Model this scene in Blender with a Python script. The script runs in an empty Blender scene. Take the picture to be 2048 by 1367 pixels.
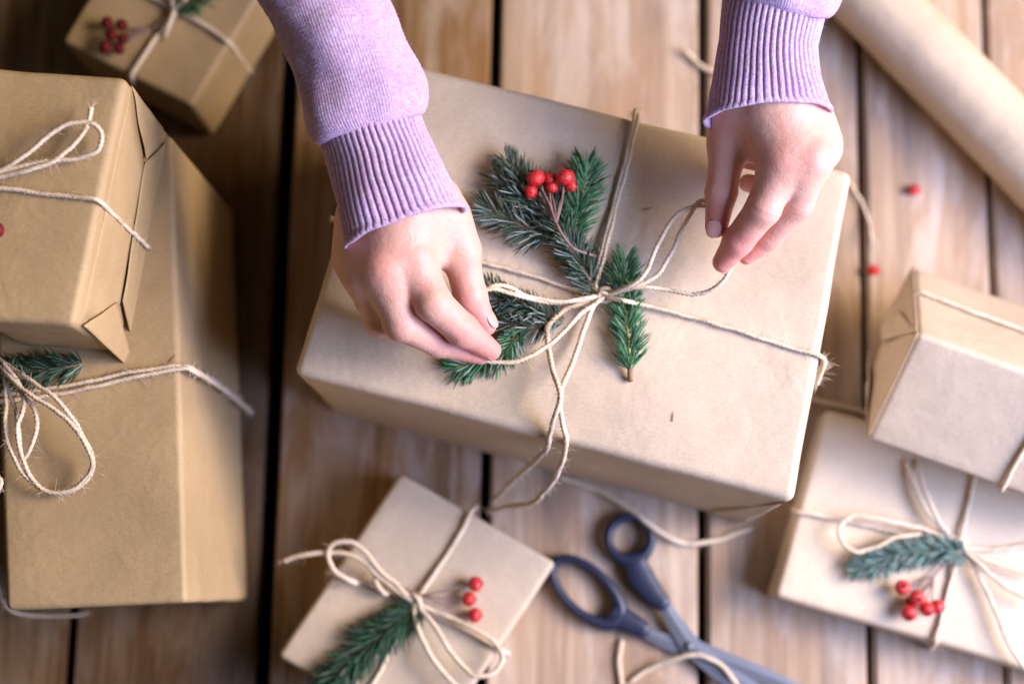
import bpy, bmesh, math, random
import numpy as np
from mathutils import Vector, Matrix, noise
random.seed(7); rng = np.random.default_rng(7)
S = bpy.context.scene
COL = S.collection
PI = math.pi

# ------------------------------------------------------------------ camera
F = 2926.0
Zc = Vector((-36, 477, F)).normalized()
Yc = Vector((381, (F*F + 36*381)/477, -F)); Yc = (Yc - Zc*Yc.dot(Zc)).normalized()
Xc = Yc.cross(Zc)
M = Matrix((Xc, Yc, Zc))                       # camera coords -> world coords
CAM = Vector((0, 0, 1.0))
cd = bpy.data.cameras.new('camera'); cam = bpy.data.objects.new('camera', cd); COL.objects.link(cam)
cd.lens = F/2048*36; cd.sensor_width = 36; cd.clip_start = .01; cd.clip_end = 50
cam.matrix_world = Matrix.Translation(CAM) @ M.to_4x4()
cd.dof.use_dof = True; cd.dof.focus_distance = .80; cd.dof.aperture_fstop = 2.8; cd.dof.aperture_blades = 0
S.camera = cam

def P(x, y, z=0.0):
    """the point at height z seen at photograph position (x, y)"""
    d = M @ Vector((x-1024, 683.5-y, -F)); t = (z-1.0)/d.z
    return CAM + d*t
def PX(r, z):                                   # a length in photo pixels at height z, in metres
    return r*(1-z)/F

# ------------------------------------------------------------------ light
W = bpy.data.worlds.new('World'); S.world = W; W.use_nodes = True
bg = W.node_tree.nodes['Background']; bg.inputs[0].default_value = (1.0, .80, .60, 1); bg.inputs[1].default_value = .095
def area(name, loc, target, sx, sy, power, colr):
    l = bpy.data.lights.new(name, 'AREA'); l.shape = 'RECTANGLE'; l.size = sx; l.size_y = sy
    l.energy = power; l.color = colr
    o = bpy.data.objects.new(name, l); COL.objects.link(o); o.location = loc
    o.rotation_euler = (Vector(target)-Vector(loc)).to_track_quat('-Z', 'Y').to_euler()
    return o
area('window_light', (.92, -.04, .78), (.12, .02, .08), .80, .70, 36.0, (.48, .57, 1.0))
area('warm_fill_light', (1.80, .38, 1.32), (.05, 0, .1), .95, .85, 70.0, (1.0, .74, .38))  # added unseen fill lamp that warms the left side
S.view_settings.view_transform = 'Standard'; S.view_settings.look = 'None'
S.view_settings.exposure = 0; S.view_settings.gamma = 1
try: S.view_settings.use_curve_mapping = False
except Exception: pass

# ------------------------------------------------------------------ helpers
def tag(o, label=None, cat=None, group=None, kind=None):
    if label: o['label'] = label
    if cat: o['category'] = cat
    if group: o['group'] = group
    if kind: o['kind'] = kind
    return o
def link(name, me, mat, parent=None, smooth=True):
    o = bpy.data.objects.new(name, me); COL.objects.link(o)
    if mat is not None:
        for m in (mat if isinstance(mat, (list, tuple)) else [mat]): me.materials.append(m)
    if smooth: me.polygons.foreach_set('use_smooth', [True]*len(me.polygons))
    if parent: o.parent = parent; o.matrix_parent_inverse = parent.matrix_world.inverted()
    return o
def empty(name, loc=(0, 0, 0)):
    o = bpy.data.objects.new(name, None); COL.objects.link(o); o.location = loc
    o.empty_display_size = .02
    o.matrix_world = Matrix.Translation(Vector(loc))
    return o
def mesh(name, V, Fc):
    me = bpy.data.meshes.new(name); me.from_pydata([tuple(v) for v in V], [], [tuple(f) for f in Fc]); me.update()
    return me

class NT:
    """tiny node-tree writer"""
    def __init__(s, name):
        s.m = bpy.data.materials.new(name); s.m.use_nodes = True; s.t = s.m.node_tree; s.t.nodes.clear()
        s.out = s.n('ShaderNodeOutputMaterial'); s.b = s.n('ShaderNodeBsdfPrincipled'); s.l(s.b.outputs[0], s.out.inputs[0])
    def n(s, typ, **kw):
        x = s.t.nodes.new(typ)
        for k, v in kw.items(): setattr(x, k, v)
        return x
    def l(s, a, b): s.t.links.new(a, b)
    def val(s, x, i):
        return x
    def coord(s, kind='Object', scale=(1, 1, 1), rot=(0, 0, 0), loc=None):
        c = s.n('ShaderNodeTexCoord'); mp = s.n('ShaderNodeMapping'); s.l(c.outputs[kind], mp.inputs[0])
        mp.inputs['Scale'].default_value = scale; mp.inputs['Rotation'].default_value = rot
        if loc is not None: s.l(loc, mp.inputs['Location'])
        return mp.outputs[0]
    def noise(s, vec, scale, detail=4, rough=.55, dist=0):
        x = s.n('ShaderNodeTexNoise'); s.l(vec, x.inputs['Vector'])
        x.inputs['Scale'].default_value = scale; x.inputs['Detail'].default_value = detail
        x.inputs['Roughness'].default_value = rough; x.inputs['Distortion'].default_value = dist
        return x.outputs[0]
    def ramp(s, fac, pts):
        r = s.n('ShaderNodeValToRGB'); s.l(fac, r.inputs[0]); e = r.color_ramp.elements
        while len(e) < len(pts): e.new(.5)
        for i, (p, c) in enumerate(pts):
            e[i].position = p; e[i].color = (c[0], c[1], c[2], 1) if hasattr(c, '__len__') else (c, c, c, 1)
        return r.outputs[0]
    def mix(s, fac, a, b, mode='MIX'):
        x = s.n('ShaderNodeMix', data_type='RGBA', blend_type=mode)
        for v, i in ((fac, 0), (a, 6), (b, 7)):
            if hasattr(v, 'links') or hasattr(v, 'is_linked'): s.l(v, x.inputs[i])
            elif i == 0: x.inputs[0].default_value = v
            else: x.inputs[i].default_value = (v[0], v[1], v[2], 1)
        return x.outputs[2]
    def math(s, op, a, b=0.0):
        x = s.n('ShaderNodeMath', operation=op)
        for v, i in ((a, 0), (b, 1)):
            if hasattr(v, 'is_linked'): s.l(v, x.inputs[i])
            else: x.inputs[i].default_value = v
        return x.outputs[0]
    def bump(s, h, strength, dist, prev=None):
        x = s.n('ShaderNodeBump'); s.l(h, x.inputs['Height']); x.inputs['Strength'].default_value = strength
        x.inputs['Distance'].default_value = dist
        if prev is not None: s.l(prev, x.inputs['Normal'])
        return x.outputs[0]
    def set(s, **kw):
        for k, v in kw.items():
            i = s.b.inputs[k.replace('_', ' ')]
            if hasattr(v, 'is_linked'): s.l(v, i)
            else: i.default_value = (v + (1,) if isinstance(v, tuple) and len(v) == 3 and i.type == 'RGBA' else v)
        return s.m

# ------------------------------------------------------------------ materials
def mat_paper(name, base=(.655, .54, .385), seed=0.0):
    t = NT(name); c = t.coord('Object', loc=None)
    big = t.noise(c, 9+seed, 3, .5); mid = t.noise(c, 60, 4, .6); fine = t.noise(c, 900, 2, .6)
    fib = t.noise(t.coord('Object', (260, 1500, 900), (.3, .5, .7)), 1, 3, .7)
    dark = tuple(v*.86 for v in base); lite = tuple(min(1, v*1.10) for v in base)
    col = t.mix(t.ramp(big, [(.3, 0), (.7, 1)]), dark, lite)
    col = t.mix(.18, col, t.ramp(mid, [(.3, (.62, .55, .48)), (.7, (.98, .95, .9))]), 'MULTIPLY')
    col = t.mix(.28, col, t.ramp(fine, [(.25, (.50, .46, .42)), (.75, (1, 1, 1))]), 'MULTIPLY')
    col = t.mix(.22, col, t.ramp(fib, [(.30, (.5, .42, .34)), (.6, (1, 1, 1))]), 'MULTIPLY')
    sp = t.n('ShaderNodeTexVoronoi'); t.l(c, sp.inputs['Vector']); sp.inputs['Scale'].default_value = 130
    spk = t.ramp(sp.outputs['Distance'], [(.035, 1), (.06, 0)])
    col = t.mix(t.math('MULTIPLY', spk, .35), col, (.22, .14, .08))
    wr = t.noise(c, 22, 3, .5, .8); wr2 = t.noise(c, 75, 3, .6, .4)
    rg = t.math('ABSOLUTE', t.math('SUBTRACT', t.noise(c, 15, 2, .5, .6), .5))
    n = t.bump(wr, .32, .004); n = t.bump(t.ramp(rg, [(0, 1), (.05, 0)]), .07, .0012, n); n = t.bump(wr2, .30, .0012, n); n = t.bump(fib, .35, .00022, n)
    return t.set(Base_Color=col, Roughness=.62, Specular_IOR_Level=.32, Normal=n)
PAPER = mat_paper('lit_kraft_paper'); KRAFT = mat_paper('shaded_kraft_paper', (.48, .345, .175), 3.0)  # same kraft twice: darker golden copy paints dimmer light on the left gifts
def mat_twine():
    t = NT('jute_twine'); c = t.coord('Object')
    a = t.noise(c, 700, 3, .6); b = t.noise(c, 40, 2, .5)
    col = t.mix(a, (.56, .43, .28), (.90, .79, .62)); col = t.mix(t.ramp(b, [(.35, 0), (.7, .5)]), col, (.50, .36, .20))
    return t.set(Base_Color=col, Roughness=.8, Specular_IOR_Level=.2, Normal=t.bump(a, .5, .0004))
TWINE = mat_twine()
def mat_wood(name='weathered_wood', tone=1.0):
    t = NT(name)
    oi = t.n('ShaderNodeObjectInfo'); rnd = oi.outputs['Random']
    cb = t.n('ShaderNodeCombineXYZ'); t.l(t.math('MULTIPLY', rnd, 7.3), cb.inputs[0]); t.l(t.math('MULTIPLY', rnd, 31.7), cb.inputs[1]); t.l(t.math('MULTIPLY', rnd, 13.1), cb.inputs[2])
    c = t.coord('Object', (1, 1, 1), loc=cb.outputs[0])
    g1 = t.noise(t.coord('Object', (26, 2.1, 8), loc=cb.outputs[0]), 1, 6, .62, 1.1)
    g2 = t.noise(t.coord('Object', (150, 5, 30), loc=cb.outputs[0]), 1, 5, .7, .6)
    g3 = t.noise(t.coord('Object', (700, 18, 90), loc=cb.outputs[0]), 1, 3, .7, .2)
    blotch = t.noise(t.coord('Object', (16, 6.5, 4), loc=cb.outputs[0]), 1, 4, .6, .5)
    wv = t.n('ShaderNodeTexWave', wave_type='BANDS', bands_direction='X')
    t.l(t.coord('Object', (1, .10, 1), loc=cb.outputs[0]), wv.inputs[0]); wv.inputs['Scale'].default_value = 24; wv.inputs['Distortion'].default_value = 9
    wv.inputs['Detail'].default_value = 4; wv.inputs['Detail Scale'].default_value = 1.6
    col = t.ramp(g1, [(.30, (.15, .090, .045)), (.44, (.33, .215, .115)), (.58, (.47, .35, .22)), (.72, (.66, .54, .40))])
    col = t.mix(.5, col, t.ramp(wv.outputs[0], [(.1, (.70, .58, .46)), (.6, (1, 1, 1))]), 'MULTIPLY')
    col = t.mix(.65, col, t.ramp(g2, [(.30, (.52, .42, .33)), (.60, (1, 1, 1))]), 'MULTIPLY')
    col = t.mix(.30, col, t.ramp(g3, [(.30, (.45, .38, .30)), (.60, (1, 1, 1))]), 'MULTIPLY')
    col = t.mix(t.ramp(blotch, [(.48, 0), (.62, .66)]), col, (.34, .185, .065))
    col = t.mix(t.ramp(t.noise(t.coord('Object', (20, 5.0, 4), loc=cb.outputs[0]), 1.7, 5, .65, .8), [(.47, 0), (.64, .60)]), col, (.56, .49, .41))
    col = t.mix(.85, col, t.ramp(rnd, [(0, (.72, .66, .60)), (1, (1.15, 1.12, 1.1))]), 'MULTIPLY')
    # a few knots
    kn = t.n('ShaderNodeTexVoronoi'); t.l(t.coord('Object', (6, 2.2, 0.01), loc=cb.outputs[0]), kn.inputs['Vector']); kn.inputs['Scale'].default_value = 1.0
    col = t.mix(t.ramp(kn.outputs['Distance'], [(.05, .85), (.12, 0)]), col, (.10, .05, .022))
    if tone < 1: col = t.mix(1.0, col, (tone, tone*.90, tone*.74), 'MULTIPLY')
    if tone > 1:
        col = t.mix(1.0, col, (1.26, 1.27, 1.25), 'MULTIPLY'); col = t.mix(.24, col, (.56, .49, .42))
    n = t.bump(g2, .5, .0012); n = t.bump(g3, .4, .0005, n)
    return t.set(Base_Color=col, Roughness=.78, Specular_IOR_Level=.22, Normal=n)
WOOD = mat_wood(); WOOD_D = mat_wood('shade_darkened_wood', .40); WOOD_P = mat_wood('lit_side_weathered_wood', 1.30)  # light falloff painted in: left planks darkened for shade, right ones paled
def mat_plain(name, col, rough=.5, spec=.5, metal=0.0, var=.15, scale=60, bump=.0, bd=.0005):
    t = NT(name); c = t.coord('Object'); a = t.noise(c, scale, 4, .6)
    cc = t.mix(a, tuple(v*(1-var) for v in col), tuple(min(1, v*(1+var)) for v in col))
    kw = dict(Base_Color=cc, Roughness=rough, Specular_IOR_Level=spec, Metallic=metal)
    if bump: kw['Normal'] = t.bump(a, bump, bd)
    return t.set(**kw)
DARK = mat_plain('dark_subfloor', (.012, .012, .009), .95, .1)
TWIG = mat_plain('twig_bark', (.26, .15, .085), .75, .3, var=.35, scale=500, bump=.5)
TWIG_G = mat_plain('young_twig_bark', (.42, .33, .12), .7, .3, var=.35, scale=500, bump=.5)
STALK = mat_plain('berry_stalk', (.25, .15, .13), .65, .3, var=.3, scale=400, bump=.4)
CROWN = mat_plain('berry_crown', (.035, .02, .015), .8, .2)
def mat_berry():
    t = NT('red_berry_skin'); c = t.coord('Object'); a = t.noise(c, 330, 3, .6, 1.5); b = t.noise(c, 120, 2, .5)
    col = t.mix(b, (.55, .010, .014), (.78, .035, .035)); col = t.mix(t.ramp(a, [(.34, .8), (.54, 0)]), col, (.22, .004, .006))
    return t.set(Base_Color=col, Roughness=.30, Specular_IOR_Level=.5, Normal=t.bump(a, .9, .0014), Coat_Weight=.25, Coat_Roughness=.2)
BERRY = mat_berry(); BERRY_D = mat_plain('shaded_berry', (.13, .009, .009), .6, .2, var=.5, scale=200)  # second berry colour has the shade at the left painted in
def mat_needle(name):
    t = NT(name); at = t.n('ShaderNodeAttribute', attribute_name='tint')
    return t.set(Base_Color=at.outputs['Color'], Roughness=.45, Specular_IOR_Level=.45)
NEEDLE = mat_needle('conifer_needle')
def mat_skin():
    t = NT('skin'); at = t.n('ShaderNodeAttribute', attribute_name='tint'); c = t.coord('Object')
    mott = t.noise(c, 70, 4, .6); fine = t.noise(c, 900, 3, .6)
    vo = t.n('ShaderNodeTexVoronoi'); t.l(c, vo.inputs['Vector']); vo.inputs['Scale'].default_value = 1100
    col = t.mix(t.ramp(mott, [(.38, .0), (.66, .34)]), at.outputs['Color'], (.66, .28, .22))
    col = t.mix(.12, col, t.ramp(fine, [(.3, (.6, .4, .35)), (.6, (1, 1, 1))]), 'MULTIPLY')
    wr = t.noise(c, 160, 5, .65, .5)
    n = t.bump(t.noise(c, 55, 2, .5), .40, .003); n = t.bump(wr, .50, .0012, n); n = t.bump(vo.outputs['Distance'], .35, .00030, n)
    m = t.set(Base_Color=col, Roughness=.46, Specular_IOR_Level=.42, Normal=n, Subsurface_Weight=.5, Subsurface_Scale=.008)
    t.b.inputs['Subsurface Radius'].default_value = (1.0, .32, .16)
    return m
SKIN = mat_skin()
NAIL = mat_plain('fingernail', (.64, .35, .28), .42, .35, var=.06)
def mat_wool(name, rib):
    t = NT(name); c = t.coord('Object')
    a = t.noise(c, 850, 3, .7); b = t.noise(c, 260, 4, .7); d = t.noise(c, 30, 3, .5)
    col = t.mix(b, (.35, .21, .36), (.57, .41, .59)); col = t.mix(t.ramp(a, [(.46, .0), (.60, .42)]), col, (.82, .74, .88))
    col = t.mix(t.ramp(d, [(.45, 0), (.75, .30)]), col, (.46, .17, .30))
    n = t.bump(a, .6, .0008); n = t.bump(b, .5, .0010, n)
    m = t.set(Base_Color=col, Roughness=.92, Specular_IOR_Level=.1, Normal=n, Sheen_Weight=.2, Sheen_Roughness=.5)
    t.b.inputs['Sheen Tint'].default_value = (.9, .75, .95, 1)
    return m
WOOL = mat_wool('lilac_wool', False)
BLUE = mat_plain('blue_plastic', (.012, .018, .042), .42, .5, var=.12)
STEEL = mat_plain('steel', (.15, .165, .19), .45, .5, metal=.4, var=.08)

# ------------------------------------------------------------------ shape builders
def nz(x, y, z, s):
    return noise.noise(Vector((x*s, y*s, z*s)))
def catmull(pts, step):
    pts = [Vector(p) for p in pts]
    if len(pts) < 2: return pts
    Q = [pts[0]*2-pts[1]] + pts + [pts[-1]*2-pts[-2]]; out = []
    for i in range(1, len(Q)-2):
        a, b, c, d = Q[i-1:i+3]; n = max(1, int((c-b).length/step))
        for k in range(n):
            t = k/n
            out.append(.5*((2*b)+(c-a)*t+(2*a-5*b+4*c-d)*t*t+(3*b-a-3*c+d)*t**3))
    out.append(pts[-1]); return out
def frames(C):
    T = [(C[min(i+1, len(C)-1)]-C[max(i-1, 0)]).normalized() for i in range(len(C))]
    up = Vector((0, 0, 1)) if abs(T[0].z) < .9 else Vector((1, 0, 0))
    N = [(up-T[0]*up.dot(T[0])).normalized()]
    for i in range(1, len(C)):
        v = N[-1]-T[i]*N[-1].dot(T[i]); N.append(v.normalized() if v.length > 1e-9 else N[-1])
    return T, N
class MB:
    def __init__(s): s.V = []; s.F = []; s.C = []
    def tube(s, pts, rad, seg=8, step=.003, lobes=0, pitch=.007, depth=.25, cap=True):
        C = catmull(pts, step); T, N = frames(C); n = len(C); b = len(s.V); L = 0
        for i in range(n):
            if i: L += (C[i]-C[i-1]).length
            B = T[i].cross(N[i]); u = i/max(1, n-1); r0 = rad(u) if callable(rad) else rad
            for k in range(seg):
                a = 2*PI*k/seg; r = r0
                if lobes: a2 = a-2*PI*L/pitch; r = r0*(1-depth+depth*abs(math.cos(lobes*a2/2))*1.25)
                s.V.append(C[i]+(N[i]*math.cos(a)+B*math.sin(a))*r)
        for i in range(n-1):
            for k in range(seg):
                s.F.append((b+i*seg+k, b+i*seg+(k+1) % seg, b+(i+1)*seg+(k+1) % seg, b+(i+1)*seg+k))
        if cap:
            s.F.append(tuple(b+k for k in reversed(range(seg)))); s.F.append(tuple(b+(n-1)*seg+k for k in range(seg)))
        return C, T, N
    def sliver(s, p, d, side, w, L, bend=Vector((0, 0, 0))):
        b = len(s.V); m = p+d*L*.5+bend*.3; e = p+d*L+bend
        up = d.cross(side).normalized()*w*.6
        for q, ww in ((p, w), (m, w*.8)):
            s.V += [q-side*ww, q+side*ww, q+up]
        s.V.append(e)
        for k in range(3): s.F.append((b+k, b+(k+1) % 3, b+3+(k+1) % 3, b+3+k))
        for k in range(3): s.F.append((b+3+k, b+3+(k+1) % 3, b+6))
    def make(s, name, mat, parent=None, smooth=True):
        return link(name, mesh(name, s.V, s.F), mat, parent, smooth)
def rv():
    v = Vector(rng.normal(size=3)); return v.normalized()
def twine(lines, parent=None, name='twine', r=.00135, fuzz=1.9, step=.0009):
    """lines: lists of (px, py, z); jute laid from three strands, with stray fibres"""
    mb = MB()
    for ln in lines:
        pts = [P(*q) if len(q) == 3 else P(q[0], q[1], 0) for q in ln]
        # a little natural waver
        C = catmull(pts, .006); C = [c+rv()*.00035 for c in C]; C[0] = pts[0]; C[-1] = pts[-1]
        C, T, N = mb.tube(C, r, 9, step, lobes=3, pitch=.0075, depth=.50)
        for i in range(0, len(C)):
            if rng.random() < .42*fuzz:
                d = (rv()*.9+T[i]*(.5 if rng.random() < .5 else -.5)).normalized()
                mb.sliver(C[i]+d*r*.5, d, d.cross(T[i]).normalized() if d.cross(T[i]).length > .01 else N[i], .00015, .002+rng.random()**2*.0075, rv()*.0015)
        for end in (0, -1):                      # frayed ends
            tt = -T[0] if end == 0 else T[-1]
            for _ in range(14):
                d = (tt+rv()*.5).normalized(); mb.sliver(C[end], d, d.cross(rv()).normalized(), .00014, .003+rng.random()*.005, rv()*.001)
    o = mb.make(name, TWINE, parent); return o

def rounded_box(name, top, bot, r, wob, seed, mat, parent=None, n=26, bulge=.0):
    """a paper-wrapped box between 4 top corners and 4 bottom corners (front-left, front-right, back-right, back-left)"""
    top = [Vector(p) for p in top]; bot = [Vector(p) for p in bot]
    dx = ((top[1]-top[0]).length+(top[2]-top[3]).length)/4; dy = ((top[3]-top[0]).length+(top[2]-top[1]).length)/4
    dz = sum((top[i]-bot[i]).length for i in range(4))/8
    D = (dx, dy, dz)
    def lines(h, m):
        q = r/h; e = [-1+q*k/4 for k in range(4)]; inner = list(np.linspace(-1+q, 1-q, m)); return e+inner+[-v for v in reversed(e)]
    cnt = lambda h: max(4, min(n, int(h*2/.007)))
    L = [lines(h, cnt(h)) for h in D]
    idx = {}; V = []; Fc = []
    def vid(p):
        k = tuple(round(c, 6) for c in p)
        if k not in idx: idx[k] = len(V); V.append(p)
        return idx[k]
    for ax in range(3):
        a, b = [(1, 2), (2, 0), (0, 1)][ax]
        for sgn in (-1, 1):
            for i in range(len(L[a])-1):
                for j in range(len(L[b])-1):
                    q = []
                    for (ii, jj) in ((i, j), (i+1, j), (i+1, j+1), (i, j+1)):
                        p = [0, 0, 0]; p[ax] = sgn; p[a] = L[a][ii]; p[b] = L[b][jj]; q.append(vid(p))
                    Fc.append(q if sgn > 0 else q[::-1])
    out = []
    for p in V:
        q = Vector([p[i]*D[i] for i in range(3)])
        inn = Vector([max(-D[i]+r, min(D[i]-r, q[i])) for i in range(3)]); dd = q-inn
        nrm = dd.normalized() if dd.length > 1e-9 else Vector((0, 0, 0))
        q = inn+nrm*r
        u, v, w = [(q[i]/D[i]+1)/2 for i in range(3)]
        tp = (top[0]*(1-u)+top[1]*u)*(1-v)+(top[3]*(1-u)+top[2]*u)*v
        bt = (bot[0]*(1-u)+bot[1]*u)*(1-v)+(bot[3]*(1-u)+bot[2]*u)*v
        X = bt*(1-w)+tp*w
        # paper relief: soft billow + sharper creases along edges
        o3 = Vector((seed*3.1, seed*1.7, seed*.9))
        b1 = noise.noise((X*14)+o3); b2 = noise.noise((X*45)+o3); b3 = abs(noise.noise((X*26)+o3*2))
        edge = 1-min(1.0, min(abs(abs(2*u-1)-1)*D[0], abs(abs(2*v-1)-1)*D[1], 1)/.02)
        amp = wob*(b1*1.0+b2*.35-b3*.5*edge)
        amp += bulge*(1-(2*u-1)**2)*(1-(2*v-1)**2)*(1 if w > .5 else 0)
        if w < .06: amp = min(amp, 0)*.3
        out.append(X+nrm*amp)
    return link(name, mesh(name, out, Fc), mat, parent)

def flap(pts, thick, mat, parent, name='paper_flap', seed=0, nu=14, nv=10, curl=.0, jag=0.0):
    """folded sheet of paper over the quad pts (4 corners), with its own thickness"""
    a, b, c, d = [Vector(p) for p in pts]; nr = (b-a).cross(d-a).normalized(); V = []; Fc = []
    for sgn in (0, 1):
        for j in range(nv+1):
            for i in range(nu+1):
                u, v = i/nu, j/nv
                vj = v
                if jag and j == nv: vj = v+jag*(noise.noise(Vector((u*9+seed, seed, 0)))+.6*noise.noise(Vector((u*31, seed, 3))))
                X = (a*(1-u)+b*u)*(1-vj)+(d*(1-u)+c*u)*vj
                h = .0008*noise.noise(Vector((u*3+seed, v*3, seed)))+curl*v*v
                V.append(X+nr*(h+(thick if sgn else 0)))
    m = (nu+1)*(nv+1)
    for j in range(nv):
        for i in range(nu):
            q = [j*(nu+1)+i, j*(nu+1)+i+1, (j+1)*(nu+1)+i+1, (j+1)*(nu+1)+i]
            Fc.append([m+k for k in q]); Fc.append(q[::-1])
    rim = [i for i in range(nu+1)]+[(j+1)*(nu+1)-1+0 for j in range(1, nv+1)]+[nv*(nu+1)+i for i in range(nu-1, -1, -1)]+[j*(nu+1) for j in range(nv-1, 0, -1)]
    for k in range(len(rim)):
        p, q = rim[k], rim[(k+1) % len(rim)]; Fc.append([p, q, m+q, m+p])
    return link(name, mesh(name, V, Fc), mat, parent)

# ------------------------------------------------------------------ floor
fl = link('floor', mesh('floor', [(-2, -1.6, -.045), (2, -1.6, -.045), (2, 2, -.045), (-2, 2, -.045)], [(0, 1, 2, 3)]), DARK)
tag(fl, kind='structure')
seams = [(P(135, 1367).x, .0055), (P(520, 1367).x, .0115), (P(961, 1367).x, .0070), (P(1406, 1367).x, .0062), (P(1743, 1367).x, .0052), (P(2012, 1367).x, .0044)]
xs = [(seams[0][0]-.145*k, .006) for k in range(9, 0, -1)]+seams+[(seams[-1][0]+.128*k, .005) for k in range(1, 12)]
for i in range(len(xs)-1):
    x0 = xs[i][0]+xs[i][1]/2; x1 = xs[i+1][0]-xs[i+1][1]/2
    bm = bmesh.new(); bmesh.ops.create_cube(bm, size=1)
    cx = (x0+x1)/2; dzp = (random.random()-.5)*.0015
    for v in bm.verts: v.co = Vector((v.co.x*(x1-x0), v.co.y*3.4, v.co.z*.024-.012+(dzp if v.co.z > 0 else 0)))
    bmesh.ops.subdivide_edges(bm, edges=[e for e in bm.edges if abs(e.verts[0].co.y-e.verts[1].co.y) > 1], cuts=60)
    bmesh.ops.bevel(bm, geom=[e for e in bm.edges if all(v.co.z > -.01 for v in e.verts) and abs(e.verts[0].co.x-e.verts[1].co.x) < 1e-6], offset=.0018, segments=3, affect='EDGES')
    for v in bm.verts:
        v.co.x += .0006*noise.noise(Vector((i*3.3+math.copysign(5, v.co.x), v.co.y*9, 0)))
    me = bpy.data.meshes.new('plank'); bm.to_mesh(me); bm.free()
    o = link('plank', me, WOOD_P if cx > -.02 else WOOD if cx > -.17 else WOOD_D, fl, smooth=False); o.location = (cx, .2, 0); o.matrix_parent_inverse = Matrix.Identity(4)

# ------------------------------------------------------------------ gifts
def gift(mat, label, cpx, zt, zb, r, wob, seed, bulge=0, group='gifts wrapped in brown kraft paper', n=26):
    top = [P(x, y, zt) for x, y in cpx]; bot = [Vector((p.x, p.y, zb)) for p in top]
    if label.startswith('large'): bot[0].y -= .003; bot[1].y -= .0055
    c = sum(bot, Vector())/4
    e = empty('wrapped_gift', c); tag(e, label, 'gift', group)
    rounded_box('wrapping_paper', top, bot, r, wob, seed, mat, e, bulge=bulge, n=n)
    return e, top, bot
ZM = .170; T0 = ZM+.0018
g1, gt, gb = gift(PAPER, 'large brown paper box in the middle being tied with twine by two hands',
    [(585, 746), (1588, 1004), (1706, 342), (782, 117)], ZM, .001, .0055, .0009, 1.0, n=44)
# folded corner facet at the front right, and the paper turned in along the side
def lerp(a, b, t): return a*(1-t)+b*t
fn = (gt[1]-gt[0]).cross(Vector((0, 0, 1))).normalized()   # outward normal of the front side
flap([lerp(gt[1], gt[0], .012)+Vector((0, 0, -.006))+fn*.0005, lerp(gb[1], gb[0], .012)+fn*.0005+Vector((0, 0, .004)), lerp(gb[1], gb[0], .10)+fn*.0006+Vector((0, 0, .004)),
      lerp(lerp(gt[1], gt[0], .016), gb[1], .05)+fn*.0006], .0005, PAPER, g1, seed=3)
K = (1207, 590)
twine([
  # round the box, back to front and side to side
  [(1272, 222, .150), (1270, 232, .1705), (1252, 315, T0), (1225, 420, T0), (1200, 520, T0+.003), (1187, 578, T0+.003), (1196, 592, T0+.002)],
  [(1276, 224, .150), (1275, 236, .1710), (1257, 320, T0), (1231, 420, T0), (1207, 515, T0+.004), (1192, 575, T0+.004), (1200, 594, T0+.003)],
  [(664, 438, .162), (676, 441, T0), (800, 478, T0), (958, 523, T0), (1060, 550, T0), (1150, 580, T0), (1195, 592, T0+.002)],
  [(1207, 592, T0+.004), (1250, 601, T0+.010), (1300, 612, T0+.002), (1420, 644, T0), (1560, 688, T0), (1640, 711, T0-.0008), (1650, 720, .163), (1645, 734, .13), (1622, 770, .06)],
  [(1630, 708, T0), (1646, 716, .1695), (1645, 735, .158), (1634, 768, .150)],
  # the knot
  [(1195, 594, T0+.001), (1203, 578, T0+.005), (1218, 578, T0+.006), (1224, 592, T0+.005), (1213, 604, T0+.003), (1198, 600, T0+.004), (1200, 584, T0+.007), (1216, 588, T0+.007)],
  # strands held by the hand on the left
  [(1205, 592, T0+.004), (1140, 603, .180), (1080, 602, .186), (1030, 590, .192), (990, 578, .196), (968, 580, .197)],
  [(1205, 588, T0+.004), (1150, 600, .182), (1100, 602, .185), (1050, 590, .189), (1020, 574, .193), (992, 570, .196), (965, 582, .195)],
  [(1207, 594, T0+.005), (1165, 625, .181), (1120, 670, .188), (1070, 708, .192), (1020, 725, .193), (980, 722, .193), (955, 715, .194)],
  # loop and end held by the hand on the right
  [(1210, 590, T0+.005), (1262, 570, .187), (1295, 538, .189), (1322, 475, .193), (1360, 425, .199), (1405, 412, .203), (1440, 420, .204)],
  [(1212, 588, T0+.005), (1275, 572, .187), (1318, 545, .188), (1348, 495, .190), (1370, 445, .197), (1400, 402, .203), (1432, 400, .205)],
  [(1212, 592, T0+.004), (1262, 574, .186), (1320, 577, .185), (1385, 588, .187), (1435, 572, .193), (1462, 535, .198), (1473, 510, .200)],
], g1)
twine([
  [(1195, 598, T0+.003), (1172, 645, .176), (1150, 715, .179), (1121, 782, .190), (1122, 830, .184), (1131, 872, .1745), (1130, 905, .160), (1113, 950, .140), (1086, 985, .118), (1064, 1006, .095), (1020, 1012, .060), (978, 1022, .030)],
  [(1192, 600, T0+.003), (1125, 622, .176), (1098, 650, .178), (1096, 692, .180), (1108, 745, .186), (1120, 792, .192), (1106, 838, .182), (1099, 872, .172), (1092, 898, .158), (1062, 928, .110), (1022, 965, .060), (985, 1003, .020)],
], g1, r=.0016, fuzz=3.2)

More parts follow.
